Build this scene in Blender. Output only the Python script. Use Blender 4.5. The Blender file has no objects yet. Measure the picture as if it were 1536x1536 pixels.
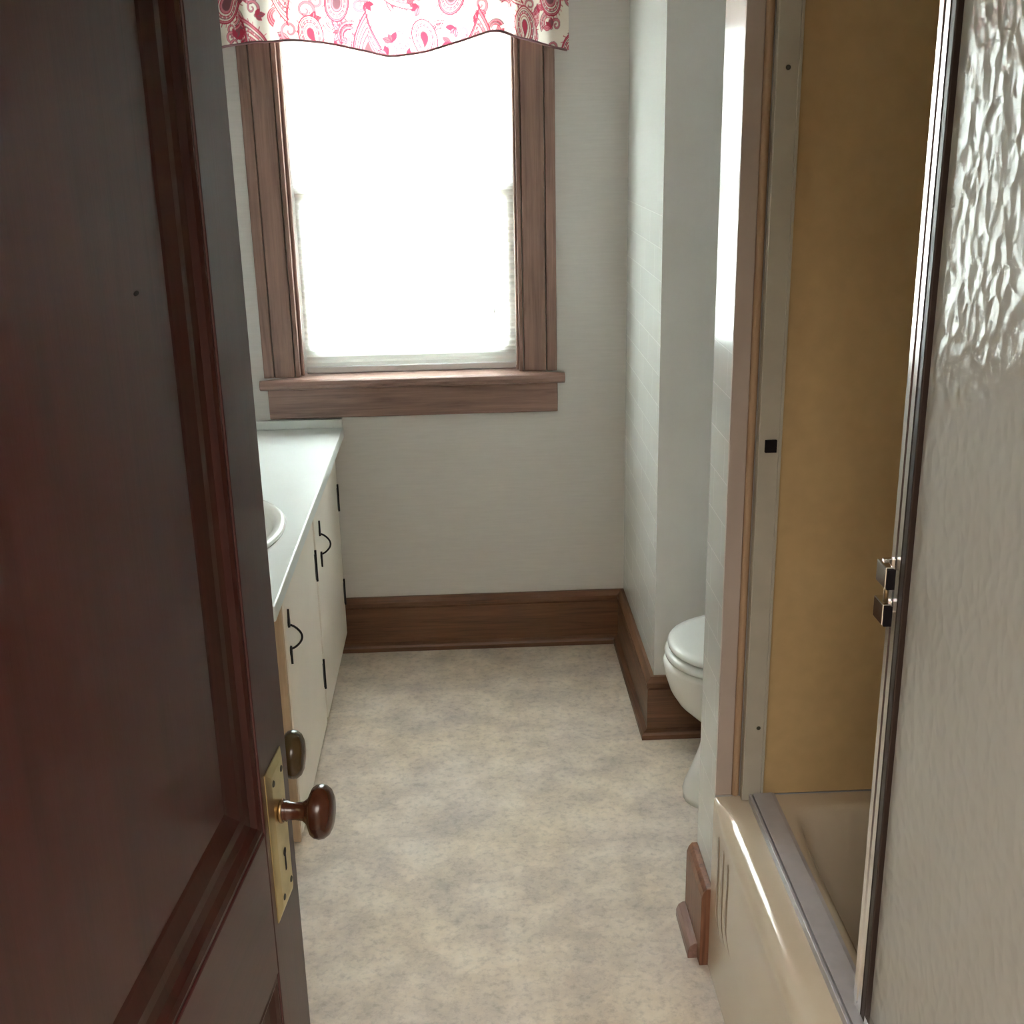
import bpy, bmesh, math, random
import numpy as np
from mathutils import Vector, Matrix

random.seed(4)
SC = bpy.context.scene
COL = SC.collection
PI = math.pi

# ------------------------------------------------------------------ materials
def new_mat(name):
    m = bpy.data.materials.new(name); m.use_nodes = True
    nt = m.node_tree; b = nt.nodes['Principled BSDF']
    return m, nt, b

def node(nt, kind, **kw):
    n = nt.nodes.new(kind)
    for k, v in kw.items():
        if k in n.inputs.keys(): n.inputs[k].default_value = v
        else: setattr(n, k, v)
    return n

def coords(nt, scale=(1, 1, 1), rot=(0, 0, 0), loc=(0, 0, 0)):
    tc = node(nt, 'ShaderNodeTexCoord'); mp = node(nt, 'ShaderNodeMapping')
    mp.inputs['Scale'].default_value = scale; mp.inputs['Rotation'].default_value = rot
    mp.inputs['Location'].default_value = loc
    nt.links.new(tc.outputs['Object'], mp.inputs['Vector'])
    return mp.outputs['Vector']

def ramp(nt, fac, stops):
    r = node(nt, 'ShaderNodeValToRGB')
    e = r.color_ramp.elements
    while len(e) < len(stops): e.new(0.5)
    for i, (p, c) in enumerate(stops):
        e[i].position = p; e[i].color = (*c, 1) if len(c) == 3 else c
    nt.links.new(fac, r.inputs['Fac'])
    return r.outputs['Color']

def bump(nt, b, h, strength=0.2, dist=0.002, sock='Normal'):
    n = node(nt, 'ShaderNodeBump'); n.inputs['Strength'].default_value = strength
    n.inputs['Distance'].default_value = dist
    nt.links.new(h, n.inputs['Height']); nt.links.new(n.outputs['Normal'], b.inputs[sock])
    return n

def plain(name, col, rough=0.5, metal=0.0, spec=0.5, mottle=0.06, scale=9.0, coat=0.0, fine=0.0):
    m, nt, b = new_mat(name)
    v = coords(nt)
    n = node(nt, 'ShaderNodeTexNoise'); n.inputs['Scale'].default_value = scale; n.inputs['Detail'].default_value = 4
    nt.links.new(v, n.inputs['Vector'])
    lo = tuple(c * (1 - mottle) for c in col); hi = tuple(min(1, c * (1 + mottle)) for c in col)
    nt.links.new(ramp(nt, n.outputs['Fac'], [(0.3, lo), (0.7, hi)]), b.inputs['Base Color'])
    b.inputs['Roughness'].default_value = rough; b.inputs['Metallic'].default_value = metal
    b.inputs['Specular IOR Level'].default_value = spec; b.inputs['Coat Weight'].default_value = coat
    if fine > 0:
        f = node(nt, 'ShaderNodeTexNoise'); f.inputs['Scale'].default_value = 260; f.inputs['Detail'].default_value = 2
        nt.links.new(v, f.inputs['Vector']); bump(nt, b, f.outputs['Fac'], fine, 0.001)
    return m

def wood(name, dark, light, axis='Z', rough=0.4, scale=1.0, spec=0.5, coat=0.0):
    """grain runs along the object axis given"""
    m, nt, b = new_mat(name)
    s = {'X': (1.6, 26, 26), 'Y': (26, 1.6, 26), 'Z': (26, 26, 1.6)}[axis]
    v = coords(nt, tuple(k * scale for k in s))
    w = node(nt, 'ShaderNodeTexNoise'); w.inputs['Scale'].default_value = 1.3; w.inputs['Detail'].default_value = 6
    w.inputs['Roughness'].default_value = 0.62; w.inputs['Distortion'].default_value = 0.9
    nt.links.new(v, w.inputs['Vector'])
    s2 = {'X': (6, 190, 190), 'Y': (190, 6, 190), 'Z': (190, 190, 6)}[axis]
    v2 = coords(nt, s2)
    p = node(nt, 'ShaderNodeTexNoise'); p.inputs['Scale'].default_value = 1.0; p.inputs['Detail'].default_value = 3
    nt.links.new(v2, p.inputs['Vector'])
    mx = node(nt, 'ShaderNodeMath', operation='MULTIPLY_ADD')
    nt.links.new(p.outputs['Fac'], mx.inputs[0]); mx.inputs[1].default_value = 0.45
    nt.links.new(w.outputs['Fac'], mx.inputs[2])
    mid = tuple((a + c) / 2 for a, c in zip(dark, light))
    nt.links.new(ramp(nt, mx.outputs[0], [(0.45, dark), (0.68, mid), (0.98, light)]), b.inputs['Base Color'])
    b.inputs['Roughness'].default_value = rough; b.inputs['Specular IOR Level'].default_value = spec
    b.inputs['Coat Weight'].default_value = coat; b.inputs['Coat Roughness'].default_value = 0.25
    bump(nt, b, mx.outputs[0], 0.12, 0.001)
    return m

def floor_mat():
    m, nt, b = new_mat('mottled_vinyl')
    v = coords(nt)
    a = node(nt, 'ShaderNodeTexNoise'); a.inputs['Scale'].default_value = 7.5; a.inputs['Detail'].default_value = 7; a.inputs['Roughness'].default_value = 0.68
    c = node(nt, 'ShaderNodeTexNoise'); c.inputs['Scale'].default_value = 55; c.inputs['Detail'].default_value = 4; c.inputs['Roughness'].default_value = 0.7
    h = node(nt, 'ShaderNodeTexNoise'); h.inputs['Scale'].default_value = 3.1; h.inputs['Detail'].default_value = 3
    for n in (a, c, h): nt.links.new(v, n.inputs['Vector'])
    big = ramp(nt, a.outputs['Fac'], [(0.30, (0.42, 0.375, 0.335)), (0.46, (0.56, 0.49, 0.42)), (0.60, (0.67, 0.595, 0.51)), (0.8, (0.74, 0.68, 0.60))])
    fine = ramp(nt, c.outputs['Fac'], [(0.30, (0.66, 0.66, 0.68)), (0.52, (1, 1, 1)), (0.75, (1.0, 0.98, 0.93))])
    hue = ramp(nt, h.outputs['Fac'], [(0.35, (0.97, 0.97, 1.0)), (0.65, (1.0, 0.96, 0.88))])
    m1 = node(nt, 'ShaderNodeMixRGB', blend_type='MULTIPLY'); m1.inputs[0].default_value = 0.75
    nt.links.new(big, m1.inputs[1]); nt.links.new(fine, m1.inputs[2])
    m2 = node(nt, 'ShaderNodeMixRGB', blend_type='MULTIPLY'); m2.inputs[0].default_value = 0.8
    nt.links.new(m1.outputs[0], m2.inputs[1]); nt.links.new(hue, m2.inputs[2])
    nt.links.new(m2.outputs[0], b.inputs['Base Color'])
    b.inputs['Roughness'].default_value = 0.55; b.inputs['Specular IOR Level'].default_value = 0.35
    bump(nt, b, c.outputs['Fac'], 0.08, 0.001)
    return m

def tile_mat():
    """glossy scored tileboard on faces that lie in a Y-Z plane, joints 8.15 cm apart with a staggered upright joint"""
    m, nt, b = new_mat('scored_tileboard')
    tc = node(nt, 'ShaderNodeTexCoord'); sx = node(nt, 'ShaderNodeSeparateXYZ'); cx = node(nt, 'ShaderNodeCombineXYZ')
    nt.links.new(tc.outputs['Object'], sx.inputs[0])
    ay = node(nt, 'ShaderNodeMath', operation='ADD'); ay.inputs[1].default_value = 10 - 2.1405 + 0.0815 * 0 - 0.0
    az = node(nt, 'ShaderNodeMath', operation='ADD'); az.inputs[1].default_value = 8.15 - 1.2095 + 0.0815
    nt.links.new(sx.outputs['Y'], ay.inputs[0]); nt.links.new(sx.outputs['Z'], az.inputs[0])
    nt.links.new(ay.outputs[0], cx.inputs[0]); nt.links.new(az.outputs[0], cx.inputs[1])
    br = node(nt, 'ShaderNodeTexBrick')
    br.offset = 0.5; br.offset_frequency = 2
    br.inputs['Scale'].default_value = 1.0; br.inputs['Brick Width'].default_value = 0.163
    br.inputs['Row Height'].default_value = 0.0815; br.inputs['Mortar Size'].default_value = 0.0012
    br.inputs['Mortar Smooth'].default_value = 0.2
    br.inputs['Color1'].default_value = (0.63, 0.65, 0.62, 1); br.inputs['Color2'].default_value = (0.66, 0.68, 0.65, 1)
    br.inputs['Mortar'].default_value = (0.78, 0.80, 0.77, 1)
    nt.links.new(cx.outputs[0], br.inputs['Vector'])
    # the scored part ends at 1.46 m, plain gloss board above
    gt = node(nt, 'ShaderNodeMath', operation='LESS_THAN'); gt.inputs[1].default_value = 1.46
    nt.links.new(sx.outputs['Z'], gt.inputs[0])
    mx = node(nt, 'ShaderNodeMixRGB'); mx.inputs[1].default_value = (0.64, 0.66, 0.63, 1)
    nt.links.new(gt.outputs[0], mx.inputs[0]); nt.links.new(br.outputs['Color'], mx.inputs[2])
    nt.links.new(mx.outputs[0], b.inputs['Base Color'])
    b.inputs['Roughness'].default_value = 0.16; b.inputs['Specular IOR Level'].default_value = 0.5
    hm = node(nt, 'ShaderNodeMath', operation='MULTIPLY')
    nt.links.new(br.outputs['Fac'], hm.inputs[0]); nt.links.new(gt.outputs[0], hm.inputs[1])
    bp = bump(nt, b, hm.outputs[0], 0.5, 0.001); bp.invert = True
    return m

def wallpaper_mat(name, col):
    """matt grey-white wall with a faint woven horizontal texture"""
    m, nt, b = new_mat(name)
    v = coords(nt, (14, 14, 240))
    n = node(nt, 'ShaderNodeTexNoise'); n.inputs['Scale'].default_value = 1.0; n.inputs['Detail'].default_value = 4
    nt.links.new(v, n.inputs['Vector'])
    lo = tuple(c * 0.972 for c in col); hi = tuple(c * 1.02 for c in col)
    nt.links.new(ramp(nt, n.outputs['Fac'], [(0.35, lo), (0.65, hi)]), b.inputs['Base Color'])
    b.inputs['Roughness'].default_value = 0.6; b.inputs['Specular IOR Level'].default_value = 0.3
    bump(nt, b, n.outputs['Fac'], 0.1, 0.001)
    return m

def metal(name, col, rough=0.3):
    return plain(name, col, rough, 1.0, mottle=0.08, scale=40)

M = {}
M['floor'] = floor_mat()
M['tile'] = tile_mat()
M['wall'] = wallpaper_mat('woven_wallpaper', (0.575, 0.555, 0.535))
M['paint'] = plain('grey_white_wall_paint', (0.665, 0.665, 0.65), 0.6, mottle=0.03)
M['ceiling'] = plain('ceiling_paint', (0.72, 0.71, 0.68), 0.8, mottle=0.02)
M['hall'] = plain('hall_wall_paint', (0.50, 0.44, 0.37), 0.8, mottle=0.03)
D1, D2 = (0.050, 0.019, 0.008), (0.185, 0.080, 0.036)        # baseboards, dark brown
W1, W2 = (0.115, 0.060, 0.046), (0.29, 0.172, 0.137)          # window trim, paler and greyer: window glare haze painted into the oak
M['dark_oak_x'] = wood('dark_oak_across', D1, D2, 'X', 0.42)
M['dark_oak_y'] = wood('dark_oak_deep', D1, D2, 'Y', 0.42)
M['short_oak_z'] = wood('reddish_oak_upright', (0.085, 0.034, 0.020), (0.27, 0.12, 0.066), 'Z', 0.42)
M['oak_x'] = wood('stained_oak_across', W1, W2, 'X', 0.42)
M['oak_y'] = wood('stained_oak_deep', W1, W2, 'Y', 0.42)
M['oak_z'] = wood('stained_oak_upright', W1, W2, 'Z', 0.42)
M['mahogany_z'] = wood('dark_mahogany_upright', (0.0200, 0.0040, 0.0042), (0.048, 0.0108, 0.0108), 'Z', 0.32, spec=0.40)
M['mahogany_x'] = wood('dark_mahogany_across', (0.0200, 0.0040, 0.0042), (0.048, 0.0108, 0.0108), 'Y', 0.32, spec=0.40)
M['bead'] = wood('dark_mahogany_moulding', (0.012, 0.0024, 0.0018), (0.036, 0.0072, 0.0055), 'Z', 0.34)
M['white_laminate'] = plain('white_laminate', (0.67, 0.70, 0.69), 0.35, mottle=0.015)
M['cream_paint'] = plain('cream_cabinet_paint', (0.77, 0.71, 0.63), 0.45, mottle=0.03, scale=5)
M['tan_edge'] = wood('tan_cabinet_edge', (0.36, 0.25, 0.16), (0.52, 0.38, 0.25), 'Z', 0.5)
M['black_iron'] = plain('black_iron', (0.018, 0.016, 0.016), 0.45, 0.6)
M['porcelain'] = plain('white_porcelain', (0.70, 0.70, 0.67), 0.25, mottle=0.01)
M['seat_plastic'] = plain('white_seat_plastic', (0.70, 0.72, 0.70), 0.25, mottle=0.01)
M['tub'] = plain('almond_enamel', (0.57, 0.49, 0.38), 0.09, mottle=0.02, scale=4, coat=0.4)
M['groove'] = plain('enamel_groove_shade', (0.24, 0.18, 0.12), 0.3, mottle=0.03)  # tub enamel darkened, paints shade into the flutes
M['surround'] = plain('tan_wall_panel', (0.55, 0.40, 0.205), 0.55, mottle=0.05, scale=30, fine=0.03)
M['trim_beige'] = plain('beige_trim_paint', (0.44, 0.375, 0.335), 0.5, mottle=0.03)
M['bead_brown'] = plain('tan_bead_paint', (0.40, 0.27, 0.17), 0.5, mottle=0.05)
M['jamb'] = plain('dull_white_aluminium', (0.47, 0.45, 0.385), 0.45, 0.15, mottle=0.05, scale=20)
M['aluminium'] = plain('satin_aluminium', (0.46, 0.45, 0.48), 0.38, 0.35, mottle=0.06, scale=40)
M['bright_aluminium'] = metal('bright_aluminium', (0.80, 0.78, 0.76), 0.22)
M['chrome'] = metal('chrome', (0.75, 0.75, 0.74), 0.12)
M['rubber'] = plain('black_rubber', (0.006, 0.004, 0.006), 0.7, spec=0.2, mottle=0.02)
M['gasket'] = plain('dark_brown_gasket', (0.030, 0.016, 0.012), 0.45, mottle=0.05)
M['brass'] = metal('worn_brass', (0.68, 0.58, 0.33), 0.36)
M['old_brass'] = metal('dark_brass', (0.28, 0.19, 0.10), 0.4)
M['knob'] = plain('brown_marbled_knob', (0.040, 0.013, 0.006), 0.22, mottle=0.5, scale=30, spec=0.38)
M['knob_dark'] = plain('olive_brown_knob', (0.040, 0.025, 0.010), 0.22, mottle=0.4, scale=30, spec=0.35)
M['black'] = plain('black_hole', (0.006, 0.005, 0.004), 0.8, mottle=0.01)
M['shade_rail'] = plain('grey_white_rail', (0.62, 0.63, 0.64), 0.4, mottle=0.02)
M['sash_paint'] = plain('grey_white_sash_paint', (0.62, 0.62, 0.60), 0.5, mottle=0.03)
M['screw'] = plain('rusted_screw', (0.05, 0.05, 0.035), 0.5, 0.4, mottle=0.3, scale=200)

def shade_mat():
    m, nt, b = new_mat('translucent_shade_cloth')
    out = nt.nodes['Material Output']; nt.nodes.remove(b)
    d = node(nt, 'ShaderNodeBsdfDiffuse'); d.inputs['Color'].default_value = (0.80, 0.80, 0.77, 1)
    t = node(nt, 'ShaderNodeBsdfTranslucent'); t.inputs['Color'].default_value = (0.90, 0.90, 0.87, 1)
    mx = node(nt, 'ShaderNodeMixShader'); mx.inputs[0].default_value = 0.60
    nt.links.new(d.outputs[0], mx.inputs[1]); nt.links.new(t.outputs[0], mx.inputs[2]); nt.links.new(mx.outputs[0], out.inputs[0])
    return m
M['shade'] = shade_mat()

def valance_mat():
    m, nt, b = new_mat('paisley_cotton')
    out = nt.nodes['Material Output']; nt.nodes.remove(b)
    at = node(nt, 'ShaderNodeAttribute'); at.attribute_name = 'print'
    d = node(nt, 'ShaderNodeBsdfDiffuse'); t = node(nt, 'ShaderNodeBsdfTranslucent')
    nt.links.new(at.outputs['Color'], d.inputs['Color']); nt.links.new(at.outputs['Color'], t.inputs['Color'])
    mx = node(nt, 'ShaderNodeMixShader'); mx.inputs[0].default_value = 0.42
    nt.links.new(d.outputs[0], mx.inputs[1]); nt.links.new(t.outputs[0], mx.inputs[2]); nt.links.new(mx.outputs[0], out.inputs[0])
    return m
M['paisley'] = valance_mat()

def hem_mat():
    m, nt, b = new_mat('mauve_hem_binding')
    out = nt.nodes['Material Output']; nt.nodes.remove(b)
    d = node(nt, 'ShaderNodeBsdfDiffuse'); d.inputs['Color'].default_value = (0.26, 0.15, 0.16, 1)
    t = node(nt, 'ShaderNodeBsdfTranslucent'); t.inputs['Color'].default_value = (0.42, 0.25, 0.26, 1)
    mx = node(nt, 'ShaderNodeMixShader'); mx.inputs[0].default_value = 0.4
    nt.links.new(d.outputs[0], mx.inputs[1]); nt.links.new(t.outputs[0], mx.inputs[2]); nt.links.new(mx.outputs[0], out.inputs[0])
    return m
M['hem'] = hem_mat()

def window_glass():
    m, nt, b = new_mat('clear_window_glass')
    out = nt.nodes['Material Output']; nt.nodes.remove(b)
    t = node(nt, 'ShaderNodeBsdfTransparent'); t.inputs['Color'].default_value = (0.95, 0.96, 0.95, 1)
    g = node(nt, 'ShaderNodeBsdfGlossy'); g.inputs['Roughness'].default_value = 0.02
    fr = node(nt, 'ShaderNodeFresnel'); fr.inputs['IOR'].default_value = 1.45
    mx = node(nt, 'ShaderNodeMixShader')
    nt.links.new(fr.outputs[0], mx.inputs[0]); nt.links.new(t.outputs[0], mx.inputs[1]); nt.links.new(g.outputs[0], mx.inputs[2])
    nt.links.new(mx.outputs[0], out.inputs[0])
    return m
M['window_glass'] = window_glass()

def obscure_glass():
    m, nt, b = new_mat('hammered_obscure_glass')
    v = coords(nt, (1, 1.0, 0.8))
    w = node(nt, 'ShaderNodeTexNoise'); w.inputs['Scale'].default_value = 22; w.inputs['Detail'].default_value = 2
    nt.links.new(v, w.inputs['Vector'])
    ad = node(nt, 'ShaderNodeVectorMath', operation='MULTIPLY_ADD')
    nt.links.new(w.outputs['Color'], ad.inputs[0]); ad.inputs[1].default_value = (0.03, 0.03, 0.03); nt.links.new(v, ad.inputs[2])
    vo = node(nt, 'ShaderNodeTexVoronoi', feature='SMOOTH_F1'); vo.inputs['Scale'].default_value = 48
    vo.inputs['Smoothness'].default_value = 0.35
    nt.links.new(ad.outputs[0], vo.inputs['Vector'])
    bump(nt, b, vo.outputs['Distance'], 0.33, 0.006)
    b.inputs['Base Color'].default_value = (0.82, 0.82, 0.79, 1)
    b.inputs['Roughness'].default_value = 0.19; b.inputs['IOR'].default_value = 1.5
    t = node(nt, 'ShaderNodeBsdfTranslucent'); t.inputs['Color'].default_value = (0.84, 0.84, 0.80, 1)
    mx = node(nt, 'ShaderNodeMixShader'); mx.inputs[0].default_value = 0.42
    out = nt.nodes['Material Output']
    nt.links.new(b.outputs[0], mx.inputs[1]); nt.links.new(t.outputs[0], mx.inputs[2]); nt.links.new(mx.outputs[0], out.inputs[0])
    return m
M['obscure'] = obscure_glass()

# ------------------------------------------------------------------ mesh helpers
def link(name, me, m=None, parent=None, smooth=False, loc=None):
    o = bpy.data.objects.new(name, me); COL.objects.link(o)
    if m is not None: me.materials.append(m)
    if parent is not None: o.parent = parent
    if loc is not None: o.location = loc
    if smooth: me.shade_smooth()
    return o

def finish(name, bm, m=None, parent=None, smooth=False, bevel=0.0, seg=2, loc=None):
    bmesh.ops.recalc_face_normals(bm, faces=bm.faces)
    me = bpy.data.meshes.new(name); bm.to_mesh(me); bm.free()
    o = link(name, me, m, parent, smooth, loc)
    if bevel > 0:
        b = o.modifiers.new('bevel', 'BEVEL'); b.width = bevel; b.segments = seg; b.limit_method = 'ANGLE'; b.angle_limit = math.radians(40)
    return o

def box(bm, x0, x1, y0, y1, z0, z1):
    vs = [bm.verts.new(p) for p in ((x0, y0, z0), (x1, y0, z0), (x1, y1, z0), (x0, y1, z0), (x0, y0, z1), (x1, y0, z1), (x1, y1, z1), (x0, y1, z1))]
    for f in ((3, 2, 1, 0), (4, 5, 6, 7), (0, 1, 5, 4), (1, 2, 6, 5), (2, 3, 7, 6), (3, 0, 4, 7)): bm.faces.new([vs[i] for i in f])

def boxo(name, dims, m, parent=None, bevel=0.0, seg=2):
    bm = bmesh.new(); box(bm, *dims); return finish(name, bm, m, parent, bevel=bevel, seg=seg)

def prism(bm, prof, axis, a, b):
    """closed 2-D profile pushed along an axis from a to b. axis X: (y,z); Y: (x,z); Z: (x,y)"""
    put = {'X': lambda t, p: (t, p[0], p[1]), 'Y': lambda t, p: (p[0], t, p[1]), 'Z': lambda t, p: (p[0], p[1], t)}[axis]
    A = [bm.verts.new(put(a, p)) for p in prof]; B = [bm.verts.new(put(b, p)) for p in prof]
    n = len(prof)
    for i in range(n): bm.faces.new((A[i], A[(i + 1) % n], B[(i + 1) % n], B[i]))
    bm.faces.new(A[::-1]); bm.faces.new(B)

def loft(bm, rings, cap=True, closed=True):
    R = [[bm.verts.new(p) for p in r] for r in rings]
    n = len(R[0]); last = n if closed else n - 1
    for a, b in zip(R[:-1], R[1:]):
        for i in range(last):
            j = (i + 1) % n
            bm.faces.new((a[i], a[j], b[j], b[i]))
    if cap: bm.faces.new(R[0][::-1]); bm.faces.new(R[-1])
    return R

def tube(bm, pts, r, n=10):
    pts = [Vector(p) for p in pts]; rings = []
    up = Vector((0.13, 0.31, 0.94)).normalized()
    for i, p in enumerate(pts):
        t = (pts[min(i + 1, len(pts) - 1)] - pts[max(i - 1, 0)]).normalized()
        u = t.cross(up)
        if u.length < 1e-3: u = t.cross(Vector((1, 0, 0)))
        u.normalize(); w = t.cross(u)
        rr = r[i] if isinstance(r, (list, tuple)) else r
        rings.append([p + u * rr * math.cos(2 * PI * k / n) + w * rr * math.sin(2 * PI * k / n) for k in range(n)])
    loft(bm, rings)

def lathe(bm, prof, origin, axis, n=32):
    """profile of (distance along axis, radius)"""
    ax = Vector(axis).normalized(); u = ax.orthogonal().normalized(); w = ax.cross(u); o = Vector(origin)
    loft(bm, [[o + ax * d + (u * math.cos(2 * PI * k / n) + w * math.sin(2 * PI * k / n)) * max(r, 1e-4) for k in range(n)] for d, r in prof])

def empty(name, loc=(0, 0, 0)):
    o = bpy.data.objects.new(name, None); COL.objects.link(o); o.location = loc; o.empty_display_size = 0.1
    return o

def tag(o, label, cat, kind=None, group=None):
    o['label'] = label; o['category'] = cat
    if kind: o['kind'] = kind
    if group: o['group'] = group
    return o

def root(name, base, label, cat, kind=None, group=None):
    """thing made of parts: an Empty; meshes are written in room coordinates, so children cancel the Empty's place"""
    return tag(empty(name, base), label, cat, kind, group)

def adopt(o, parent):
    """parent without moving"""
    o.parent = parent
    p = parent; off = Vector((0, 0, 0))
    while p is not None: off += p.location; p = p.parent
    o.location = -off
    return o

def part(name, bm, m, parent, **kw):
    o = finish(name, bm, m, **kw); return adopt(o, parent)

def partbox(name, dims, m, parent, bevel=0.0, seg=2):
    bm = bmesh.new(); box(bm, *dims); return part(name, bm, m, parent, bevel=bevel, seg=seg)

# ------------------------------------------------------------------ room shell
XL, XR = -0.95, 1.225          # side walls
YB, YF = 3.675, 0.42           # window wall, door wall (room faces)
ZC = 2.45
XK = 0.50                      # left face of the chase by the window
YK = 3.018                     # its face towards the door
XP, YP0, YP1 = 0.468, 2.05, 2.205   # tiled partition beside the tub
WX0, WX1, WZ0, WZ1 = -0.535, 0.175, 0.93, 2.14   # window opening

tag(boxo('floor', (-1.6, 1.7, -1.7, YB + 0.14, -0.06, 0), M['floor']), 'beige and grey mottled vinyl floor', 'floor', 'structure')
tag(boxo('ceiling', (-1.6, 1.7, -1.7, YB + 0.14, ZC, ZC + 0.06), M['ceiling']), 'plain white ceiling over the bathroom', 'ceiling', 'structure')

bm = bmesh.new()
box(bm, XL - 0.1, WX0, YB, YB + 0.14, 0, ZC); box(bm, WX1, XR + 0.1, YB, YB + 0.14, 0, ZC)
box(bm, WX0, WX1, YB, YB + 0.14, 0, WZ0); box(bm, WX0, WX1, YB, YB + 0.14, WZ1, ZC)
tag(finish('wall_back', bm, M['wall']), 'pale grey wallpapered wall around the window', 'wall', 'structure')
tag(boxo('wall_left', (XL - 0.1, XL, YF, YB, 0, ZC), M['wall']), 'pale wall behind the white vanity', 'wall', 'structure')
tag(boxo('wall_right', (XR, XR + 0.1, YF, YB, 0, ZC), M['paint']), 'pale wall behind the toilet and tub', 'wall', 'structure')

# chase: tiled left face, plain front
bm = bmesh.new(); box(bm, XK, XR, YK, YB, 0, ZC)
o = finish('wall_chase', bm, M['paint']); o.data.materials.append(M['tile'])
for p in o.data.polygons:
    if p.normal.x < -0.9: p.material_index = 1
tag(o, 'boxed out wall corner with glossy tiled side beside the window', 'wall', 'structure')

# partition with tiled end
bm = bmesh.new(); box(bm, XP, XR, YP0, YP1, 0, ZC)
o = finish('wall_partition', bm, M['paint']); o.data.materials.append(M['tile'])
for p in o.data.polygons:
    if p.normal.x < -0.9: p.material_index = 1
tag(o, 'narrow tiled wall end between the toilet and the tub', 'wall', 'structure')

# tan wall panels of the tub recess
tag(boxo('wall_shower_end', (0.556, XR, YP0 - 0.012, YP0, 0.405, 2.2), M['surround']), 'tan wall panel at the far end of the tub', 'wall panel', 'structure')
tag(boxo('wall_shower_side', (XR - 0.012, XR, YF, YP0 - 0.012, 0.405, 2.2), M['surround']), 'tan wall panel along the long side of the tub', 'wall panel', 'structure')

# door wall with the doorway, and the hall where the photographer stands
bm = bmesh.new()
box(bm, XL - 0.1, -0.36, YF - 0.12, YF, 0, ZC); box(bm, 0.462, XR + 0.1, YF - 0.12, YF, 0, ZC); box(bm, -0.36, 0.462, YF - 0.12, YF, 2.06, ZC)
tag(finish('wall_front', bm, M['paint']), 'wall with the doorway between hall and bathroom', 'wall', 'structure')
bm = bmesh.new()
box(bm, -1.6, -1.5, -1.7, YF - 0.12, 0, ZC); box(bm, 1.6, 1.7, -1.7, YF - 0.12, 0, ZC); box(bm, -1.5, 1.6, -1.7, -1.6, 0, ZC)
box(bm, -1.6, XL - 0.1, YF - 0.12, YF, 0, ZC); box(bm, XR + 0.1, 1.7, YF - 0.12, YF, 0, ZC)
tag(finish('wall_hall', bm, M['hall']), 'tan painted hall walls outside the bathroom doorway', 'wall', 'structure')

# ------------------------------------------------------------------ baseboards
def bb_profile(t=0.020, h=0.187, shoe=0.036):
    """(distance from wall, height): board with groove, cap and shoe mould"""
    return [(0, 0), (shoe, 0), (shoe, 0.014), (shoe - 0.004, 0.021), (shoe - 0.012, 0.026), (t, 0.028), (t, 0.150), (t - 0.006, 0.153), (t - 0.006, 0.156),
            (t + 0.002, 0.159), (t + 0.003, 0.172), (t - 0.004, 0.181), (t - 0.010, h), (0, h)]
P = bb_profile()
bm = bmesh.new(); prism(bm, [(YB - d, z) for d, z in P], 'X', -0.47, XK)
tag(finish('baseboard_back', bm, M['dark_oak_x']), 'brown oak baseboard under the window', 'baseboard', 'structure')

def corner_sweep(prof, path, closed=False):
    """profile swept along a polyline of (x, y) with mitred corners; profile distance goes to the LEFT of travel"""
    bm = bmesh.new(); rings = []
    for i, p in enumerate(path):
        p = Vector(p)
        d0 = (p - Vector(path[i - 1])).normalized() if i > 0 else None
        d1 = (Vector(path[i + 1]) - p).normalized() if i < len(path) - 1 else None
        n0 = Vector((-d0.y, d0.x)) if d0 else None; n1 = Vector((-d1.y, d1.x)) if d1 else None
        n = n0 if n1 is None else n1 if n0 is None else (n0 + n1) / (1 + n0.dot(n1))
        rings.append([(p.x + n.x * d, p.y + n.y * d, z) for d, z in prof])
    loft(bm, rings); return bm
bm = corner_sweep(P, [(XR, YK), (XK, YK), (XK, YB)])   # the room lies to the left of travel
o = finish('baseboard_chase', bm, M['dark_oak_y']); o.data.materials.append(M['dark_oak_x'])
for p in o.data.polygons:
    if p.center.y < YK + 0.001 and abs(p.normal.x) < 0.6: p.material_index = 1
tag(o, 'brown oak baseboard wrapping the boxed out corner by the toilet', 'baseboard', 'structure')

r = root('baseboard_partition', (XP, YP1, 0), 'short piece of brown baseboard on the tiled wall end by the tub', 'baseboard', 'structure')
bm = bmesh.new()
prism(bm, [(XP, 0), (XP - 0.023, 0), (XP - 0.023, 0.166), (XP - 0.019, 0.178), (XP - 0.012, 0.187), (XP, 0.187)], 'Y', 2.034, YP1 - 0.002)
part('board', bm, M['short_oak_z'], r, bevel=0.0015)
bm = bmesh.new()
prism(bm, [(XP - 0.0232, 0), (XP - 0.043, 0), (XP - 0.043, 0.018), (XP - 0.038, 0.030), (XP - 0.030, 0.036), (XP - 0.0232, 0.037)], 'Y', 2.058, YP1 - 0.004)
part('shoe_mould', bm, M['oak_y'], r, bevel=0.001)

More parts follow.
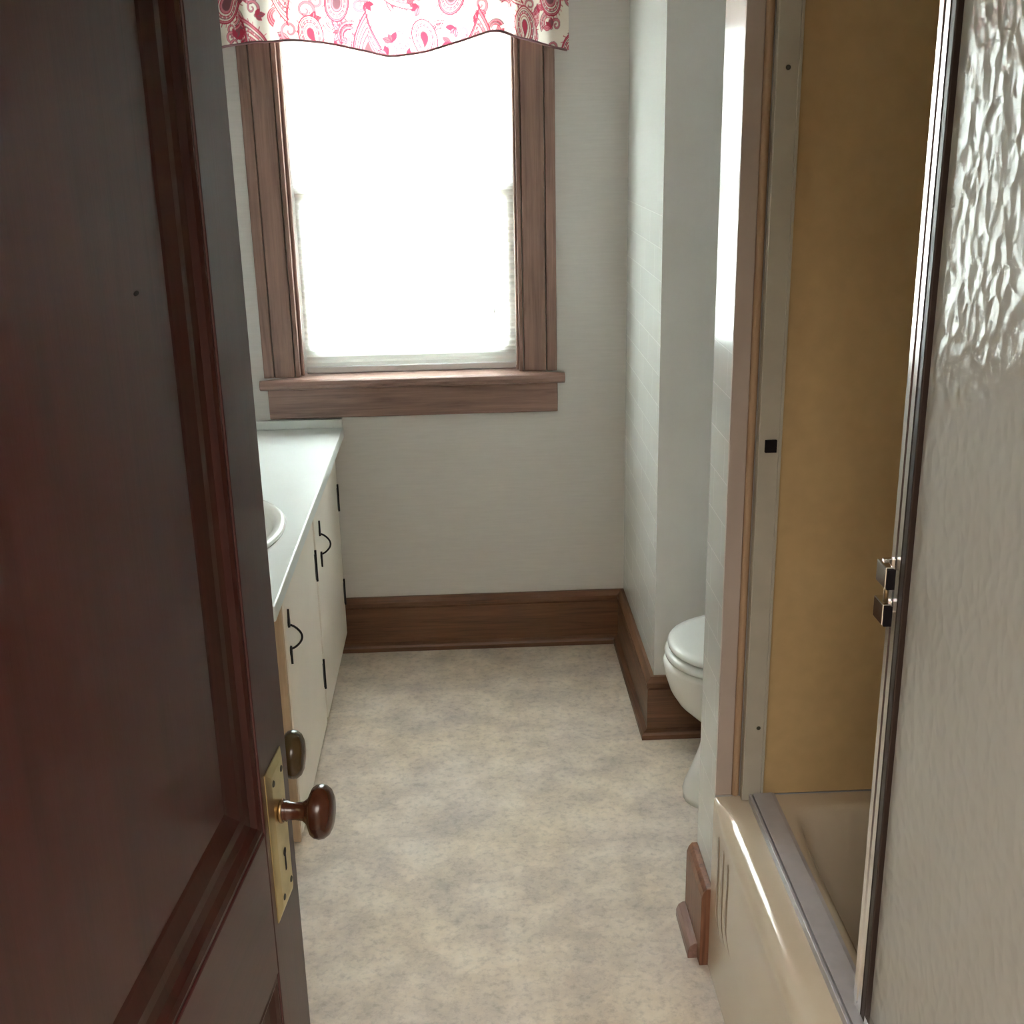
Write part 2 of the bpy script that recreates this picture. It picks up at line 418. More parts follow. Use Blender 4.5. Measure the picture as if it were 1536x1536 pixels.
# ------------------------------------------------------------------ window
r = root('window_1', (-0.18, YB, 0.93), 'brown oak framed window with a pale shade drawn down', 'window', 'structure')
def casing(x0, x1, outer_left):
    bm = bmesh.new(); w = 0.031
    if outer_left: band, brd = (x0, x0 + w), (x0 + w + 0.0025, x1)
    else: band, brd = (x1 - w, x1), (x0, x1 - w - 0.0025)
    box(bm, *band, YB - 0.024, YB, 0.941, 2.245); box(bm, *brd, YB - 0.021, YB, 0.941, 2.14)
    return bm
part('side_casing', casing(-0.634, -0.538, True), M['oak_z'], r, bevel=0.002)
part('side_casing', casing(0.178, 0.280, False), M['oak_z'], r, bevel=0.002)
partbox('head_casing', (-0.6025, 0.2485, YB - 0.021, YB, 2.141, 2.245), M['oak_x'], r, bevel=0.002)
bm = bmesh.new()
prism(bm, [(YB + 0.10, 0.908), (YB - 0.052, 0.908), (YB - 0.060, 0.913), (YB - 0.063, 0.924), (YB - 0.060, 0.935), (YB - 0.052, 0.940), (YB + 0.10, 0.940)], 'X', -0.645, 0.303)
for v in list(bm.verts):   # horns stop at the wall face
    if v.co.y > YB: v.co.x = WX0 + 0.001 if v.co.x < 0 else WX1 - 0.001; v.co.y = YB + 0.0
box(bm, WX0 + 0.001, WX1 - 0.001, YB - 0.0005, YB + 0.10, 0.9305, 0.9395)
part('stool', bm, M['oak_x'], r, bevel=0.002)
partbox('apron', (-0.627, 0.282, YB - 0.022, YB, 0.809, 0.907), M['oak_x'], r, bevel=0.003)
for s, x0, x1 in ((0, WX0 + 0.0005, WX0 + 0.012), (1, WX1 - 0.012, WX1 - 0.0005)):
    partbox('side_jamb', (x0, x1, YB - 0.020, YB + 0.135, 0.941, WZ1 - 0.001), M['oak_z'], r)
partbox('stop_bead', (WX0 + 0.012, WX0 + 0.024, YB + 0.004, YB + 0.018, 0.941, WZ1 - 0.013), M['oak_z'], r, bevel=0.004)
partbox('stop_bead', (WX1 - 0.020, WX1 - 0.012, YB + 0.004, YB + 0.018, 0.941, WZ1 - 0.013), M['oak_z'], r, bevel=0.003)
partbox('head_jamb', (WX0 + 0.012, WX1 - 0.012, YB - 0.020, YB + 0.135, WZ1 - 0.012, WZ1 - 0.0005), M['oak_x'], r)
def sash(y0, y1, z0, z1, bot, top):
    x0, x1 = WX0 + 0.013, WX1 - 0.013; st = 0.050
    bm = bmesh.new()
    box(bm, x0, x0 + st, y0, y1, z0, z1); box(bm, x1 - st, x1, y0, y1, z0, z1)
    box(bm, x0 + st, x1 - st, y0, y1, z0, z0 + bot); box(bm, x0 + st, x1 - st, y0, y1, z1 - top, z1)
    s = part('sash', bm, M['sash_paint'], r)
    bm = bmesh.new(); box(bm, x0 + st - 0.004, x1 - st + 0.004, (y0 + y1) / 2 - 0.0015, (y0 + y1) / 2 + 0.0015, z0 + bot - 0.004, z1 - top + 0.004)
    part('glass_pane', bm, M['window_glass'], s)
sash(YB + 0.082, YB + 0.108, 0.941, 1.515, 0.082, 0.034)
sash(YB + 0.1085, YB + 0.134, 1.481, WZ1 - 0.013, 0.034, 0.05)

# cellular shade
SX0, SX1 = -0.508, 0.154
r = root('pleated_blind', (-0.177, YB + 0.045, 0.941), 'white pleated blind glowing with daylight in the brown window', 'blind')
bm = bmesh.new(); zb, zt, pitch = 0.9622, 2.085, 0.0185
n = int((zt - zb) / pitch); rows = []
for i in range(n * 2 + 1):
    z = zb + i * pitch / 2; y = YB + 0.047 + (0.003 if i % 2 else -0.003)
    rows.append([(SX0 + (SX1 - SX0) * k / 8, y, z) for k in range(9)])
loft(bm, rows, cap=False, closed=False)
part('shade_cloth', bm, M['shade'], r)
partbox('bottom_rail', (SX0, SX1, YB + 0.034, YB + 0.060, 0.9412, 0.9620), M['shade_rail'], r, bevel=0.003)
partbox('head_rail', (SX0, SX1, YB + 0.030, YB + 0.064, 2.085, 2.1265), M['shade_rail'], r, bevel=0.003)
bm = bmesh.new(); tube(bm, [(0.089, YB + 0.036, 1.135), (0.088, YB + 0.035, 1.122), (0.087, YB + 0.034, 1.112)], [0.0018, 0.0032, 0.0022], 8)
part('pull_tassel', bm, M['shade_rail'], r, smooth=True)

# ------------------------------------------------------------------ valance with paisley print
BOT = [(-0.70, 1.893), (-0.659, 1.899), (-0.592, 1.913), (-0.536, 1.9125), (-0.461, 1.916), (-0.368, 1.907), (-0.294, 1.890), (-0.192, 1.867), (-0.088, 1.878),
       (0.027, 1.911), (0.103, 1.933), (0.159, 1.918), (0.207, 1.901), (0.273, 1.886), (0.313, 1.873)]
bx = np.array([p[0] for p in BOT]); bz = np.array([p[1] for p in BOT])
def bottom(x):
    # smoothed piecewise curve through the measured hem
    k = np.linspace(-0.02, 0.02, 5)
    return float(np.mean(np.interp(x + k, bx, bz)))

def paint_print(S, T):
    """colour of the cotton print at cloth coordinates S, T (metres), drawn as strokes of scrolls, drops and leaves"""
    rng = random.Random(11)
    cream = np.array([0.80, 0.76, 0.68]); red = np.array([0.42, 0.045, 0.085]); rose = np.array([0.62, 0.22, 0.26]); mauve = np.array([0.22, 0.10, 0.12])
    C = np.empty(S.shape + (3,)); C[:] = cream
    def stroke(pts, w, col):
        pts = np.array(pts); wmax = np.max(w)
        lo = pts.min(0) - wmax - 0.003; hi = pts.max(0) + wmax + 0.003
        idx = np.where((S > lo[0]) & (S < hi[0]) & (T > lo[1]) & (T < hi[1]))
        if len(idx[0]) == 0: return
        px, py = S[idx], T[idx]; best = np.full(px.shape, -1.0)
        W = np.broadcast_to(np.array(w, float), (len(pts),))
        for i in range(len(pts) - 1):
            a, b = pts[i], pts[i + 1]; d = b - a; L = max(d @ d, 1e-12)
            t = np.clip(((px - a[0]) * d[0] + (py - a[1]) * d[1]) / L, 0, 1)
            dist = np.hypot(px - a[0] - t * d[0], py - a[1] - t * d[1])
            best = np.maximum(best, (W[i] - dist) / 0.0009)
        k = np.clip(best + 0.5, 0, 1)[:, None]
        C[idx] = C[idx] * (1 - k) + col * k
    def fill(pts, col):
        pts = np.array(pts); lo = pts.min(0); hi = pts.max(0)
        idx = np.where((S > lo[0]) & (S < hi[0]) & (T > lo[1]) & (T < hi[1]))
        if len(idx[0]) == 0: return
        px, py = S[idx], T[idx]; inside = np.zeros(px.shape, bool); n = len(pts)
        for i in range(n):
            x1, y1 = pts[i]; x2, y2 = pts[(i + 1) % n]
            c = ((y1 > py) != (y2 > py)) & (px < (x2 - x1) * (py - y1) / (y2 - y1 + 1e-12) + x1)
            inside ^= c
        C[idx] = np.where(inside[:, None], col, C[idx])
    def drop(cx, cy, R, ang, flip, k=1.0, n=56):
        """paisley outline: round bulb with a tail that curls over"""
        out = []
        for i in range(n):
            a = 2 * PI * i / n
            x = math.cos(a) * 0.62 * (math.sin(a / 2) ** 1.1); y = math.sin(a / 2 + PI / 2) * 1.0
            x = 0.62 * math.sin(a) * (math.sin(a / 2) ** 0.9); y = math.cos(a)
            x += 0.42 * max(0, y + 0.1) ** 2
            x, y = x * k, (y + 0.35) * k - 0.35
            x *= flip
            out.append((cx + R * (x * math.cos(ang) - y * math.sin(ang)), cy + R * (x * math.sin(ang) + y * math.cos(ang))))
        return out
    def scroll(x, y, r0, a0, turns, sgn, n=40):
        return [(x + r0 * (1 - 0.86 * t) * math.cos(a0 + sgn * turns * 2 * PI * t), y + r0 * (1 - 0.86 * t) * math.sin(a0 + sgn * turns * 2 * PI * t)) for t in np.linspace(0, 1, n)]
    def leaf(x, y, L, a, col, edge):
        pts = [];
        for t in np.linspace(0, 1, 10): pts.append((x + L * t * math.cos(a) - 0.26 * L * math.sin(PI * t) * math.sin(a), y + L * t * math.sin(a) + 0.26 * L * math.sin(PI * t) * math.cos(a)))
        for t in np.linspace(1, 0, 10)[1:-1]: pts.append((x + L * t * math.cos(a) + 0.26 * L * math.sin(PI * t) * math.sin(a), y + L * t * math.sin(a) - 0.26 * L * math.sin(PI * t) * math.cos(a)))
        fill(pts, col); stroke(pts + pts[:1], 0.0011, edge)
        stroke([(x, y), (x + 0.8 * L * math.cos(a), y + 0.8 * L * math.sin(a))], 0.0008, edge)
    smin, smax = float(S.min()), float(S.max()); i = 0; x = smin - 0.01
    def fan(cx, cy, R, a0, sgn, n, cols):
        """sheaf of nearly parallel curls sweeping out of one point"""
        for k in range(n):
            rr_ = R * (0.45 + 0.55 * k / max(1, n - 1)); pts = []
            for t in np.linspace(0, 1, 16):
                a_ = a0 + sgn * (2.5 * t); q = rr_ * (1 - 0.35 * t)
                pts.append((cx + q * math.cos(a_), cy + q * math.sin(a_)))
            stroke(pts, np.linspace(0.0018, 0.0008, 16), cols[k % len(cols)])
    while x < smax + 0.1:
        for row in range(3):
            cy = 0.045 + row * 0.135 + rng.uniform(-0.012, 0.012); cx = x + (0.085 if row % 2 else 0) + rng.uniform(-0.010, 0.010)
            ang = rng.uniform(-0.6, 0.6) + (PI if (i + row) % 2 == 0 else 0); fl = rng.choice((-1, 1)); R = rng.uniform(0.066, 0.080)
            dark = (i + row) % 2
            # sheaves of line work behind the drop
            for q in range(3):
                fan(cx + rng.uniform(-0.05, 0.09), cy + rng.uniform(-0.06, 0.06), rng.uniform(0.026, 0.046), rng.uniform(0, 2 * PI), rng.choice((-1, 1)), 6, (red, rose, mauve) if q != 1 else (rose, red))
            levels = ((1.0, rose if dark else cream, red), (0.88, cream, red), (0.76, rose, mauve), (0.62, cream, red), (0.48, rose if dark else cream, red), (0.30, mauve if dark else red, mauve))
            for k_, fc, ec in levels:
                o = drop(cx, cy, R, ang, fl, k_); fill(o, fc); stroke(o + o[:1], 0.0019 if k_ > 0.9 else 0.0012, ec)
            o = drop(cx, cy, R, ang, fl, 1.0)
            for q in range(0, len(o), 2):
                ax_, ay_ = o[q]; dx, dy = ax_ - cx, ay_ - cy; l = math.hypot(dx, dy) + 1e-6
                stroke([(ax_ + dx / l * 0.003, ay_ + dy / l * 0.003), (ax_ + dx / l * 0.010, ay_ + dy / l * 0.010)], np.array([0.0012, 0.0024]), red if q % 4 else rose)
            o = drop(cx, cy, R, ang, fl, 0.69)
            for q in range(0, len(o), 3): stroke([o[q], o[q]], 0.0020, cream)
            for q in range(3):
                gx, gy = cx + rng.uniform(0.060, 0.110), cy + rng.uniform(-0.065, 0.065)
                sgn = rng.choice((-1, 1)); a0 = rng.uniform(0, 2 * PI)
                sp = scroll(gx, gy, rng.uniform(0.018, 0.030), a0, 1.3, sgn)
                stroke(sp, np.linspace(0.0050, 0.0020, len(sp)), mauve); stroke(sp, np.linspace(0.0034, 0.0008, len(sp)), rose)
                lx, ly = sp[0]
                for k in (-0.8, 0.0, 0.8): leaf(lx, ly, rng.uniform(0.020, 0.032), a0 + sgn * 1.2 + k, (mauve, red, rose)[rng.randrange(3)], red)
        x += 0.165; i += 1
    return C

VX0, VX1, VZT = -0.70, 0.315, 2.16
r = root('window_valance', (-0.19, 3.60, 1.9), 'white window valance with red paisley print and scalloped hem', 'valance')
NU, NV = 820, 150
us = np.linspace(0, 1, NU)
xs = VX0 + (VX1 - VX0) * us
def fold(x, z):
    g = np.exp(-((x + 0.62) / 0.13) ** 2) + np.exp(-((x - 0.25) / 0.12) ** 2)
    y = 0.010 * np.sin(x * 31 + 0.6) + 0.013 * g * np.sin(x * 72 + 1.0) + 0.006 * np.sin(x * 13 + 2)
    y -= 0.030 * np.exp(-((x - 0.205) / 0.022) ** 2) - 0.022 * np.exp(-((x - 0.165) / 0.016) ** 2)
    return y * np.clip((VZT - z) / 0.2, 0.15, 1.0)
bots = np.array([bottom(x) for x in xs])
tt = np.linspace(0, 1, NV)
X = np.repeat(xs[:, None], NV, 1)
# most rows where the hem shows
Z = bots[:, None] + (VZT - bots)[:, None] * (tt[None, :] ** 1.0)
Y = 3.598 + fold(X, Z)
# arc length along the folds gives the cloth coordinate of the print
ds = np.hypot(np.diff(xs), np.diff(Y[:, 5])); S1 = np.concatenate([[0], np.cumsum(ds)])
Cc = paint_print(np.repeat(S1[:, None], NV, 1), Z - 1.86)
verts = np.stack([X, Y, Z], -1).reshape(-1, 3)
ii, jj = np.meshgrid(np.arange(NU - 1), np.arange(NV - 1), indexing='ij')
q = (ii * NV + jj).reshape(-1)
faces = np.stack([q, q + NV, q + NV + 1, q + 1], -1)
me = bpy.data.meshes.new('valance_cloth'); me.from_pydata(verts.tolist(), [], faces.tolist())
ca = me.color_attributes.new('print', 'FLOAT_COLOR', 'POINT')
ca.data.foreach_set('color', np.concatenate([Cc.reshape(-1, 3), np.ones((NU * NV, 1))], 1).astype(np.float32).reshape(-1))
o = link('cloth', me, M['paisley'], None, True); adopt(o, r)
bm = bmesh.new(); tube(bm, [(X[i, 0], Y[i, 0], Z[i, 0]) for i in range(0, NU, 5)], 0.0034, 6)
part('hem', bm, M['hem'], r, smooth=True)
rr = root('curtain_rod', (-0.19, 3.606, 2.12), 'white curtain rod hidden in the top of the paisley valance', 'curtain rod')
bm = bmesh.new(); tube(bm, [(-0.69, 3.614, 2.12), (0.305, 3.614, 2.12)], 0.006, 12)
part('rod', bm, M['shade_rail'], rr, smooth=True)
for xx in (-0.66, 0.29): partbox('bracket', (xx - 0.006, xx + 0.006, 3.614, YB - 0.0003, 2.108, 2.132), M['shade_rail'], rr)

# ------------------------------------------------------------------ vanity
VXF = -0.430
VY0, VY1 = 2.437, YB
r = root('vanity_cabinet', (-0.69, 3.05, 0), 'cream painted vanity cabinet with black handles along the left wall', 'vanity cabinet')
bm = bmesh.new()
box(bm, XL + 0.001, VXF - 0.019, VY0 + 0.019, VY1 - 0.001, 0.0715, 0.089)
box(bm, XL + 0.001, XL + 0.007, VY0 + 0.019, VY1 - 0.001, 0.089, 0.739)
box(bm, XL + 0.007, VXF - 0.019, VY1 - 0.019, VY1 - 0.001, 0.089, 0.739)
box(bm, VXF - 0.037, VXF - 0.019, VY0 + 0.019, VY1 - 0.019, 0.089, 0.739)
box(bm, XL + 0.001, VXF - 0.075, VY0 + 0.03, VY1 - 0.001, 0.0, 0.0715)
part('carcass', bm, M['cream_paint'], r)
t = partbox('end_panel', (XL + 0.001, VXF - 0.001, VY0, VY0 + 0.0185, 0.0715, 0.739), M['tan_edge'], r, bevel=0.0015)
t['label'] = 'tan wooden end of the vanity cabinet'
def vanity_door(y0, y1, hy, gy):
    d = partbox('door', (VXF - 0.0188, VXF, y0, y1, 0.0735, 0.700), M['cream_paint'], r, bevel=0.003)
    bm = bmesh.new()                      # bow pull with spade ends
    zc = 0.572; prof = []
    for k in range(15):
        a = k / 14; z = zc + 0.030 - 0.060 * a; prof.append((VXF + 0.005 + 0.025 * math.sin(PI * a) ** 0.75, hy, z))
    tube(bm, prof, 0.0026, 8)
    for s in (1, -1):
        za = zc + s * 0.026; zb_ = zc + s * 0.069
        w = [(za - s * 0.002, 0.004), (za + s * 0.006, 0.0085), (za + s * 0.014, 0.0085), (za + s * 0.022, 0.0045), (zb_ - s * 0.008, 0.0028), (zb_, 0.0008)]
        rings = [[(VXF + 0.0002, hy - b, z), (VXF + 0.0002, hy + b, z), (VXF + 0.0050, hy + b * 0.6, z), (VXF + 0.0050, hy - b * 0.6, z)] for z, b in w]
        loft(bm, rings)
    h = part('handle', bm, M['black_iron'], d, smooth=False); h['label'] = 'black iron bow handle'
    for z in (0.552, 0.228):
        bm = bmesh.new(); tube(bm, [(VXF + 0.0025, gy, z - 0.045), (VXF + 0.0025, gy, z + 0.045)], 0.0035, 8)
        box(bm, VXF + 0.0002, VXF + 0.0016, gy - 0.012, gy, z - 0.036, z + 0.036)
        h = part('hinge', bm, M['black_iron'], d); h['label'] = 'black iron hinge'
vanity_door(VY0 + 0.034, 3.022, 2.509, 3.018)
vanity_door(3.050, 3.640, 3.138, 3.628)
partbox('face_rail', (VXF - 0.0188, VXF - 0.010, VY0 + 0.034, 3.640, 0.704, 0.739), M['cream_paint'], r)

# countertop with oval cut-out for the basin
CX0, CX1, CY0, CY1, CZ0, CZ1 = XL + 0.001, -0.4014, 2.205, YB - 0.001, 0.7395, 0.775
SCX, SCY, SA, SB = -0.655, 2.665, 0.195, 0.262
t_root = root('countertop', (-0.67, 3.05, CZ0), 'white laminate countertop with oval sink cut-out on the cream vanity', 'countertop')
angs = sorted([2 * PI * k / 64 for k in range(64)] + [math.atan2(y - SCY, x - SCX) % (2 * PI) for x in (CX0, CX1) for y in (CY0, CY1)])
def rect_hit(a):
    c, s = math.cos(a), math.sin(a); ts = []
    if abs(c) > 1e-9: ts.append(((CX1 if c > 0 else CX0) - SCX) / c)
    if abs(s) > 1e-9: ts.append(((CY1 if s > 0 else CY0) - SCY) / s)
    t = min(ts); return SCX + c * t, SCY + s * t
bm = bmesh.new()
ell = lambda a, k=1.0: (SCX + SA * k * math.cos(a), SCY + SB * k * math.sin(a))
loft(bm, [[(*ell(a, 0.96), CZ1) for a in angs], [(*rect_hit(a), CZ1) for a in angs], [(*rect_hit(a), CZ0) for a in angs], [(*ell(a, 0.96), CZ0) for a in angs], [(*ell(a, 0.96), CZ1) for a in angs]], cap=False)
bmesh.ops.remove_doubles(bm, verts=bm.verts, dist=1e-6)
part('top', bm, M['white_laminate'], t_root, bevel=0.004)
partbox('backsplash', (XL + 0.001, -0.4035, YB - 0.019, YB - 0.0005, CZ1 - 0.0, 0.803), M['white_laminate'], t_root, bevel=0.002)
partbox('side_splash', (XL + 0.001, XL + 0.020, CY0, YB - 0.0195, CZ1, 0.870), M['white_laminate'], t_root, bevel=0.002)

r = root('sink', (SCX, SCY, CZ1), 'white oval sink set into the countertop', 'sink')
bm = bmesh.new()
prof = [(1.065, CZ1 + 0.0003), (1.075, CZ1 + 0.006), (1.05, CZ1 + 0.012), (1.00, CZ1 + 0.0135), (0.95, CZ1 + 0.010), (0.91, CZ1 - 0.002), (0.86, CZ1 - 0.035), (0.76, CZ1 - 0.085), (0.58, CZ1 - 0.120), (0.30, CZ1 - 0.135), (0.11, CZ1 - 0.138)]
N = 64
loft(bm, [[(*ell(2 * PI * k / N, s), z) for k in range(N)] for s, z in prof], cap=False)
inner = [(0.11, CZ1 - 0.141), (0.32, CZ1 - 0.141), (0.61, CZ1 - 0.126), (0.80, CZ1 - 0.09), (0.90, CZ1 - 0.036), (0.945, CZ1 - 0.004), (0.955, CZ1 + 0.0003), (1.065, CZ1 + 0.0003)]
loft(bm, [[(*ell(2 * PI * k / N, s), z) for k in range(N)] for s, z in inner], cap=False)
bmesh.ops.remove_doubles(bm, verts=bm.verts, dist=1e-5)
part('basin', bm, M['porcelain'], r, smooth=True)
bm = bmesh.new(); lathe(bm, [(0, 0.001), (0, 0.028), (0.002, 0.030), (0.004, 0.026), (0.003, 0.001)], (SCX, SCY, CZ1 - 0.141), (0, 0, 1), 24)
part('drain', bm, M['chrome'], r, smooth=True)

# ------------------------------------------------------------------ toilet
TY = 2.68
r = root('toilet', (0.72, TY, 0), 'white toilet with closed lid behind the tiled wall end', 'toilet')
def egg(xf, xb, hw, z, n=44):
    """plan outline: rounded front at xf, squarer back at xb"""
    out = []; xm = xf + (xb - xf) * 0.46
    for k in range(n):
        a = 2 * PI * k / n; c, s = math.cos(a), math.sin(a)
        if c < 0: x = xm + (xm - xf) * c
        else: x = xm + (xb - xm) * (abs(c) ** 0.75)
        out.append((x, TY + hw * (abs(s) ** (0.92 if c < 0 else 0.72)) * (1 if s >= 0 else -1), z))
    return out
bm = bmesh.new()
loft(bm, [egg(0.528, 1.06, 0.118, 0.0), egg(0.526, 1.06, 0.120, 0.02), egg(0.532, 1.05, 0.113, 0.045), egg(0.548, 1.03, 0.100, 0.085), egg(0.562, 1.0, 0.094, 0.125), egg(0.574, 0.99, 0.096, 0.165), egg(0.580, 0.99, 0.104, 0.195),
          egg(0.566, 0.99, 0.118, 0.226), egg(0.538, 1.0, 0.140, 0.252), egg(0.509, 1.01, 0.157, 0.279), egg(0.489, 1.02, 0.169, 0.311), egg(0.475, 1.03, 0.179, 0.352), egg(0.469, 1.03, 0.183, 0.385), egg(0.472, 1.03, 0.182, 0.394), egg(0.482, 1.02, 0.174, 0.398)])
part('bowl', bm, M['porcelain'], r, smooth=True)
bm = bmesh.new(); loft(bm, [egg(0.483, 0.93, 0.172, 0.4035), egg(0.474, 0.935, 0.181, 0.4055), egg(0.472, 0.935, 0.183, 0.414), egg(0.477, 0.935, 0.179, 0.4225), egg(0.490, 0.93, 0.168, 0.4235)])
part('seat', bm, M['seat_plastic'], r, smooth=True)
bm = bmesh.new(); loft(bm, [egg(0.492, 0.93, 0.166, 0.429), egg(0.481, 0.935, 0.177, 0.4305), egg(0.479, 0.935, 0.179, 0.438), egg(0.484, 0.935, 0.174, 0.4455), egg(0.505, 0.92, 0.158, 0.449), egg(0.60, 0.86, 0.08, 0.450)])
part('lid', bm, M['seat_plastic'], r, smooth=True)
bm = bmesh.new(); box(bm, 0.998, XR - 0.012, TY - 0.225, TY + 0.225, 0.395, 0.735)
part('tank', bm, M['porcelain'], r, bevel=0.025, seg=4)
bm = bmesh.new(); box(bm, 0.985, XR - 0.010, TY - 0.235, TY + 0.235, 0.7355, 0.768)
part('tank_lid', bm, M['porcelain'], r, bevel=0.012, seg=3)
bm = bmesh.new(); tube(bm, [(0.945, TY - 0.09, 0.418), (0.945, TY + 0.09, 0.418)], 0.010, 10)
for s in (-1, 1): box(bm, 0.930, 0.962, TY + s * 0.075 - 0.014, TY + s * 0.075 + 0.014, 0.398, 0.412)
part('hinge', bm, M['seat_plastic'], r)
bm = bmesh.new(); tube(bm, [(0.997, TY - 0.15, 0.69), (0.985, TY - 0.15, 0.69), (0.982, TY - 0.145, 0.69), (0.982, TY - 0.085, 0.682)], 0.006, 8)
part('flush_lever', bm, M['chrome'], r, smooth=True)

# ------------------------------------------------------------------ bathtub
TX0, TX1, TYA, TYB, TZ = 0.463, XR - 0.013, YF + 0.004, YP0 - 0.0135, 0.402
r = root('bathtub', (0.84, 1.23, 0), 'almond enamel bathtub with fluted apron and rounded rim', 'bathtub')
def sstep(a, b, x):
    t = min(1, max(0, (x - a) / (b - a))); return t * t * (3 - 2 * t)
def tub_ring(y):
    e = min(TYB - y, y - TYA)                       # distance to the nearer end
    rad = 0.006 + 0.030 * sstep(0.0, 0.105, e)      # the rim rounds over more in the middle
    dep = sstep(0.045, 0.24, e)
    pts = [(TX0 + 0.0, 0.0), (TX0, 0.10), (TX0, 0.22), (TX0, TZ - rad - 0.012)]
    for k in range(0, 9): a = PI / 2 * k / 8; pts.append((TX0 + rad - rad * math.cos(a), TZ - rad + rad * math.sin(a)))
    pts += [(0.527, TZ + 0.001), (0.588, TZ + 0.001)]
    # basin: four corners with soft transitions
    for x, z in ((0.598, TZ - 0.003), (0.606, TZ - 0.014), (0.612, TZ - 0.05), (0.628, 0.20), (0.645, 0.12), (0.672, 0.085), (0.72, 0.072), (0.92, 0.068), (1.06, 0.072), (1.105, 0.085), (1.130, 0.12), (1.146, 0.20), (1.160, TZ - 0.05), (1.166, TZ - 0.014), (1.174, TZ - 0.003)):
        pts.append((x, TZ - (TZ - z) * dep))
    pts += [(1.184, TZ + 0.001), (TX1, TZ + 0.001), (TX1, 0.0)]
    return [(x, y, z) for x, z in pts]
ys = [TYA + (TYB - TYA) * k / 120 for k in range(121)]
ys = sorted(ys + [TYB - 0.004, TYB - 0.008, TYB - 0.02])
bm = bmesh.new(); loft(bm, [tub_ring(y) for y in ys])
o = part('tub_body', bm, M['tub'], r, smooth=True)
md = o.modifiers.new('edges', 'EDGE_SPLIT'); md.split_angle = math.radians(50)
for k in range(3):                                   # flutes: broad shallow ribs that turn away at the foot, coloured dark as shade
    y0 = 1.974 - 0.040 * k; zt_ = 0.352 - 0.004 * k; zb_ = 0.176 + 0.012 * k
    pts = [(y0 + 0.001, zt_, 0.2)] + [(y0, zt_ - 0.008 - (zt_ - 0.008 - zb_) * q / 8, 1) for q in range(9)]
    for q in range(1, 7): a = q / 6; pts.append((y0 - 0.046 * a ** 1.5, zb_ - 0.034 * a - 0.012 * a * (1 - a), 1 - 0.6 * a))
    bm = bmesh.new(); rings = []
    for y, z, w in pts: rings.append([(TX0 + 0.0004 - 0.0022 * w * math.sin(PI * j / 8), y + 0.0068 * w * math.cos(PI * j / 8), z) for j in range(9)])
    loft(bm, rings); part('flute', bm, M['groove'], r, smooth=True)

# ------------------------------------------------------------------ trim at the tub opening
r = root('trim_1', (0.49, YP0, TZ), 'beige painted upright trim at the far end of the tub opening', 'trim', 'structure')
partbox('flat_board', (XP - 0.001, 0.4985, YP0 - 0.010, YP0 - 0.0003, TZ + 0.002, 2.20), M['trim_beige'], r, bevel=0.0015)
bm = bmesh.new()
prism(bm, [(0.4987, YP0 - 0.0003)] + [(0.506 - 0.0073 * math.cos(PI * k / 10), YP0 - 0.008 - 0.0075 * math.sin(PI * k / 10)) for k in range(11)] + [(0.5133, YP0 - 0.0003)], 'Z', TZ + 0.002, 2.20)
part('bead', bm, M['bead_brown'], r)

# ------------------------------------------------------------------ shower enclosure frame
r = root('shower_door_frame', (0.55, 1.23, TZ), 'aluminium shower door frame with jamb and bottom track on the tub rim', 'shower door frame')
jb = bmesh.new()
prism(jb, [(0.5140, YP0 - 0.0140), (0.5140, YP0 - 0.0320), (0.5155, YP0 - 0.0335), (0.5495, YP0 - 0.0335), (0.5500, YP0 - 0.0360), (0.5545, YP0 - 0.0360), (0.5555, YP0 - 0.0330), (0.5555, YP0 - 0.0140)], 'Z', TZ + 0.003, 1.95)
j = part('jamb', jb, M['jamb'], r)
for z, xx in ((1.762, 0.533), (0.564, 0.540)):
    bm = bmesh.new(); lathe(bm, [(0, 0.0001), (0, 0.0042), (0.0015, 0.0034), (0.002, 0.0001)], (xx, YP0 - 0.0336, z), (0, -1, 0), 16)
    part('screw', bm, M['screw'], j)
b = partbox('bumper', (0.5245, 0.5455, YP0 - 0.0400, YP0 - 0.0337, 1.118, 1.141), M['rubber'], j, bevel=0.001); b['label'] = 'black square rubber bumper'
partbox('jamb', (0.514, 0.5555, YF + 0.0005, YF + 0.022, TZ + 0.003, 1.95), M['jamb'], r)
bm = bmesh.new()
prism(bm, [(0.5270, TZ + 0.0015), (0.5270, TZ + 0.0175), (0.5278, TZ + 0.0180), (0.5312, TZ + 0.0178), (0.5318, TZ + 0.0120), (0.5342, TZ + 0.0120), (0.5346, TZ + 0.0190), (0.5700, TZ + 0.0205), (0.5770, TZ + 0.0190), (0.5780, TZ + 0.0015)], 'Y', YF + 0.0225, YP0 - 0.0365)
t = part('bottom_track', bm, M['aluminium'], r)
partbox('header_rail', (0.514, 0.578, YF + 0.0225, YP0 - 0.0365, 1.905, 1.95), M['aluminium'], r, bevel=0.002)

PX = 0.5590                                          # glass plane
r = root('sliding_shower_door', (PX, 1.1, TZ + 0.0235), 'sliding shower door of hammered obscure glass in bright aluminium edging', 'shower door')
DZ0, DZ1, DY0, DY1 = TZ + 0.0245, 1.904, 0.475, 1.428
bm = bmesh.new(); box(bm, PX - 0.0025, PX + 0.0025, DY0 + 0.005, DY1 - 0.030, DZ0 + 0.012, DZ1 - 0.012)
part('glass_panel', bm, M['obscure'], r)
bm = bmesh.new()
prism(bm, [(PX - 0.012, DY1), (PX - 0.012, DY1 - 0.012), (PX - 0.0095, DY1 - 0.014), (PX - 0.0095, DY1 - 0.017), (PX - 0.012, DY1 - 0.019), (PX - 0.012, DY1 - 0.031), (PX + 0.009, DY1 - 0.031), (PX + 0.009, DY1)], 'Z', DZ0, DZ1)
part('edge_stile', bm, M['bright_aluminium'], r)
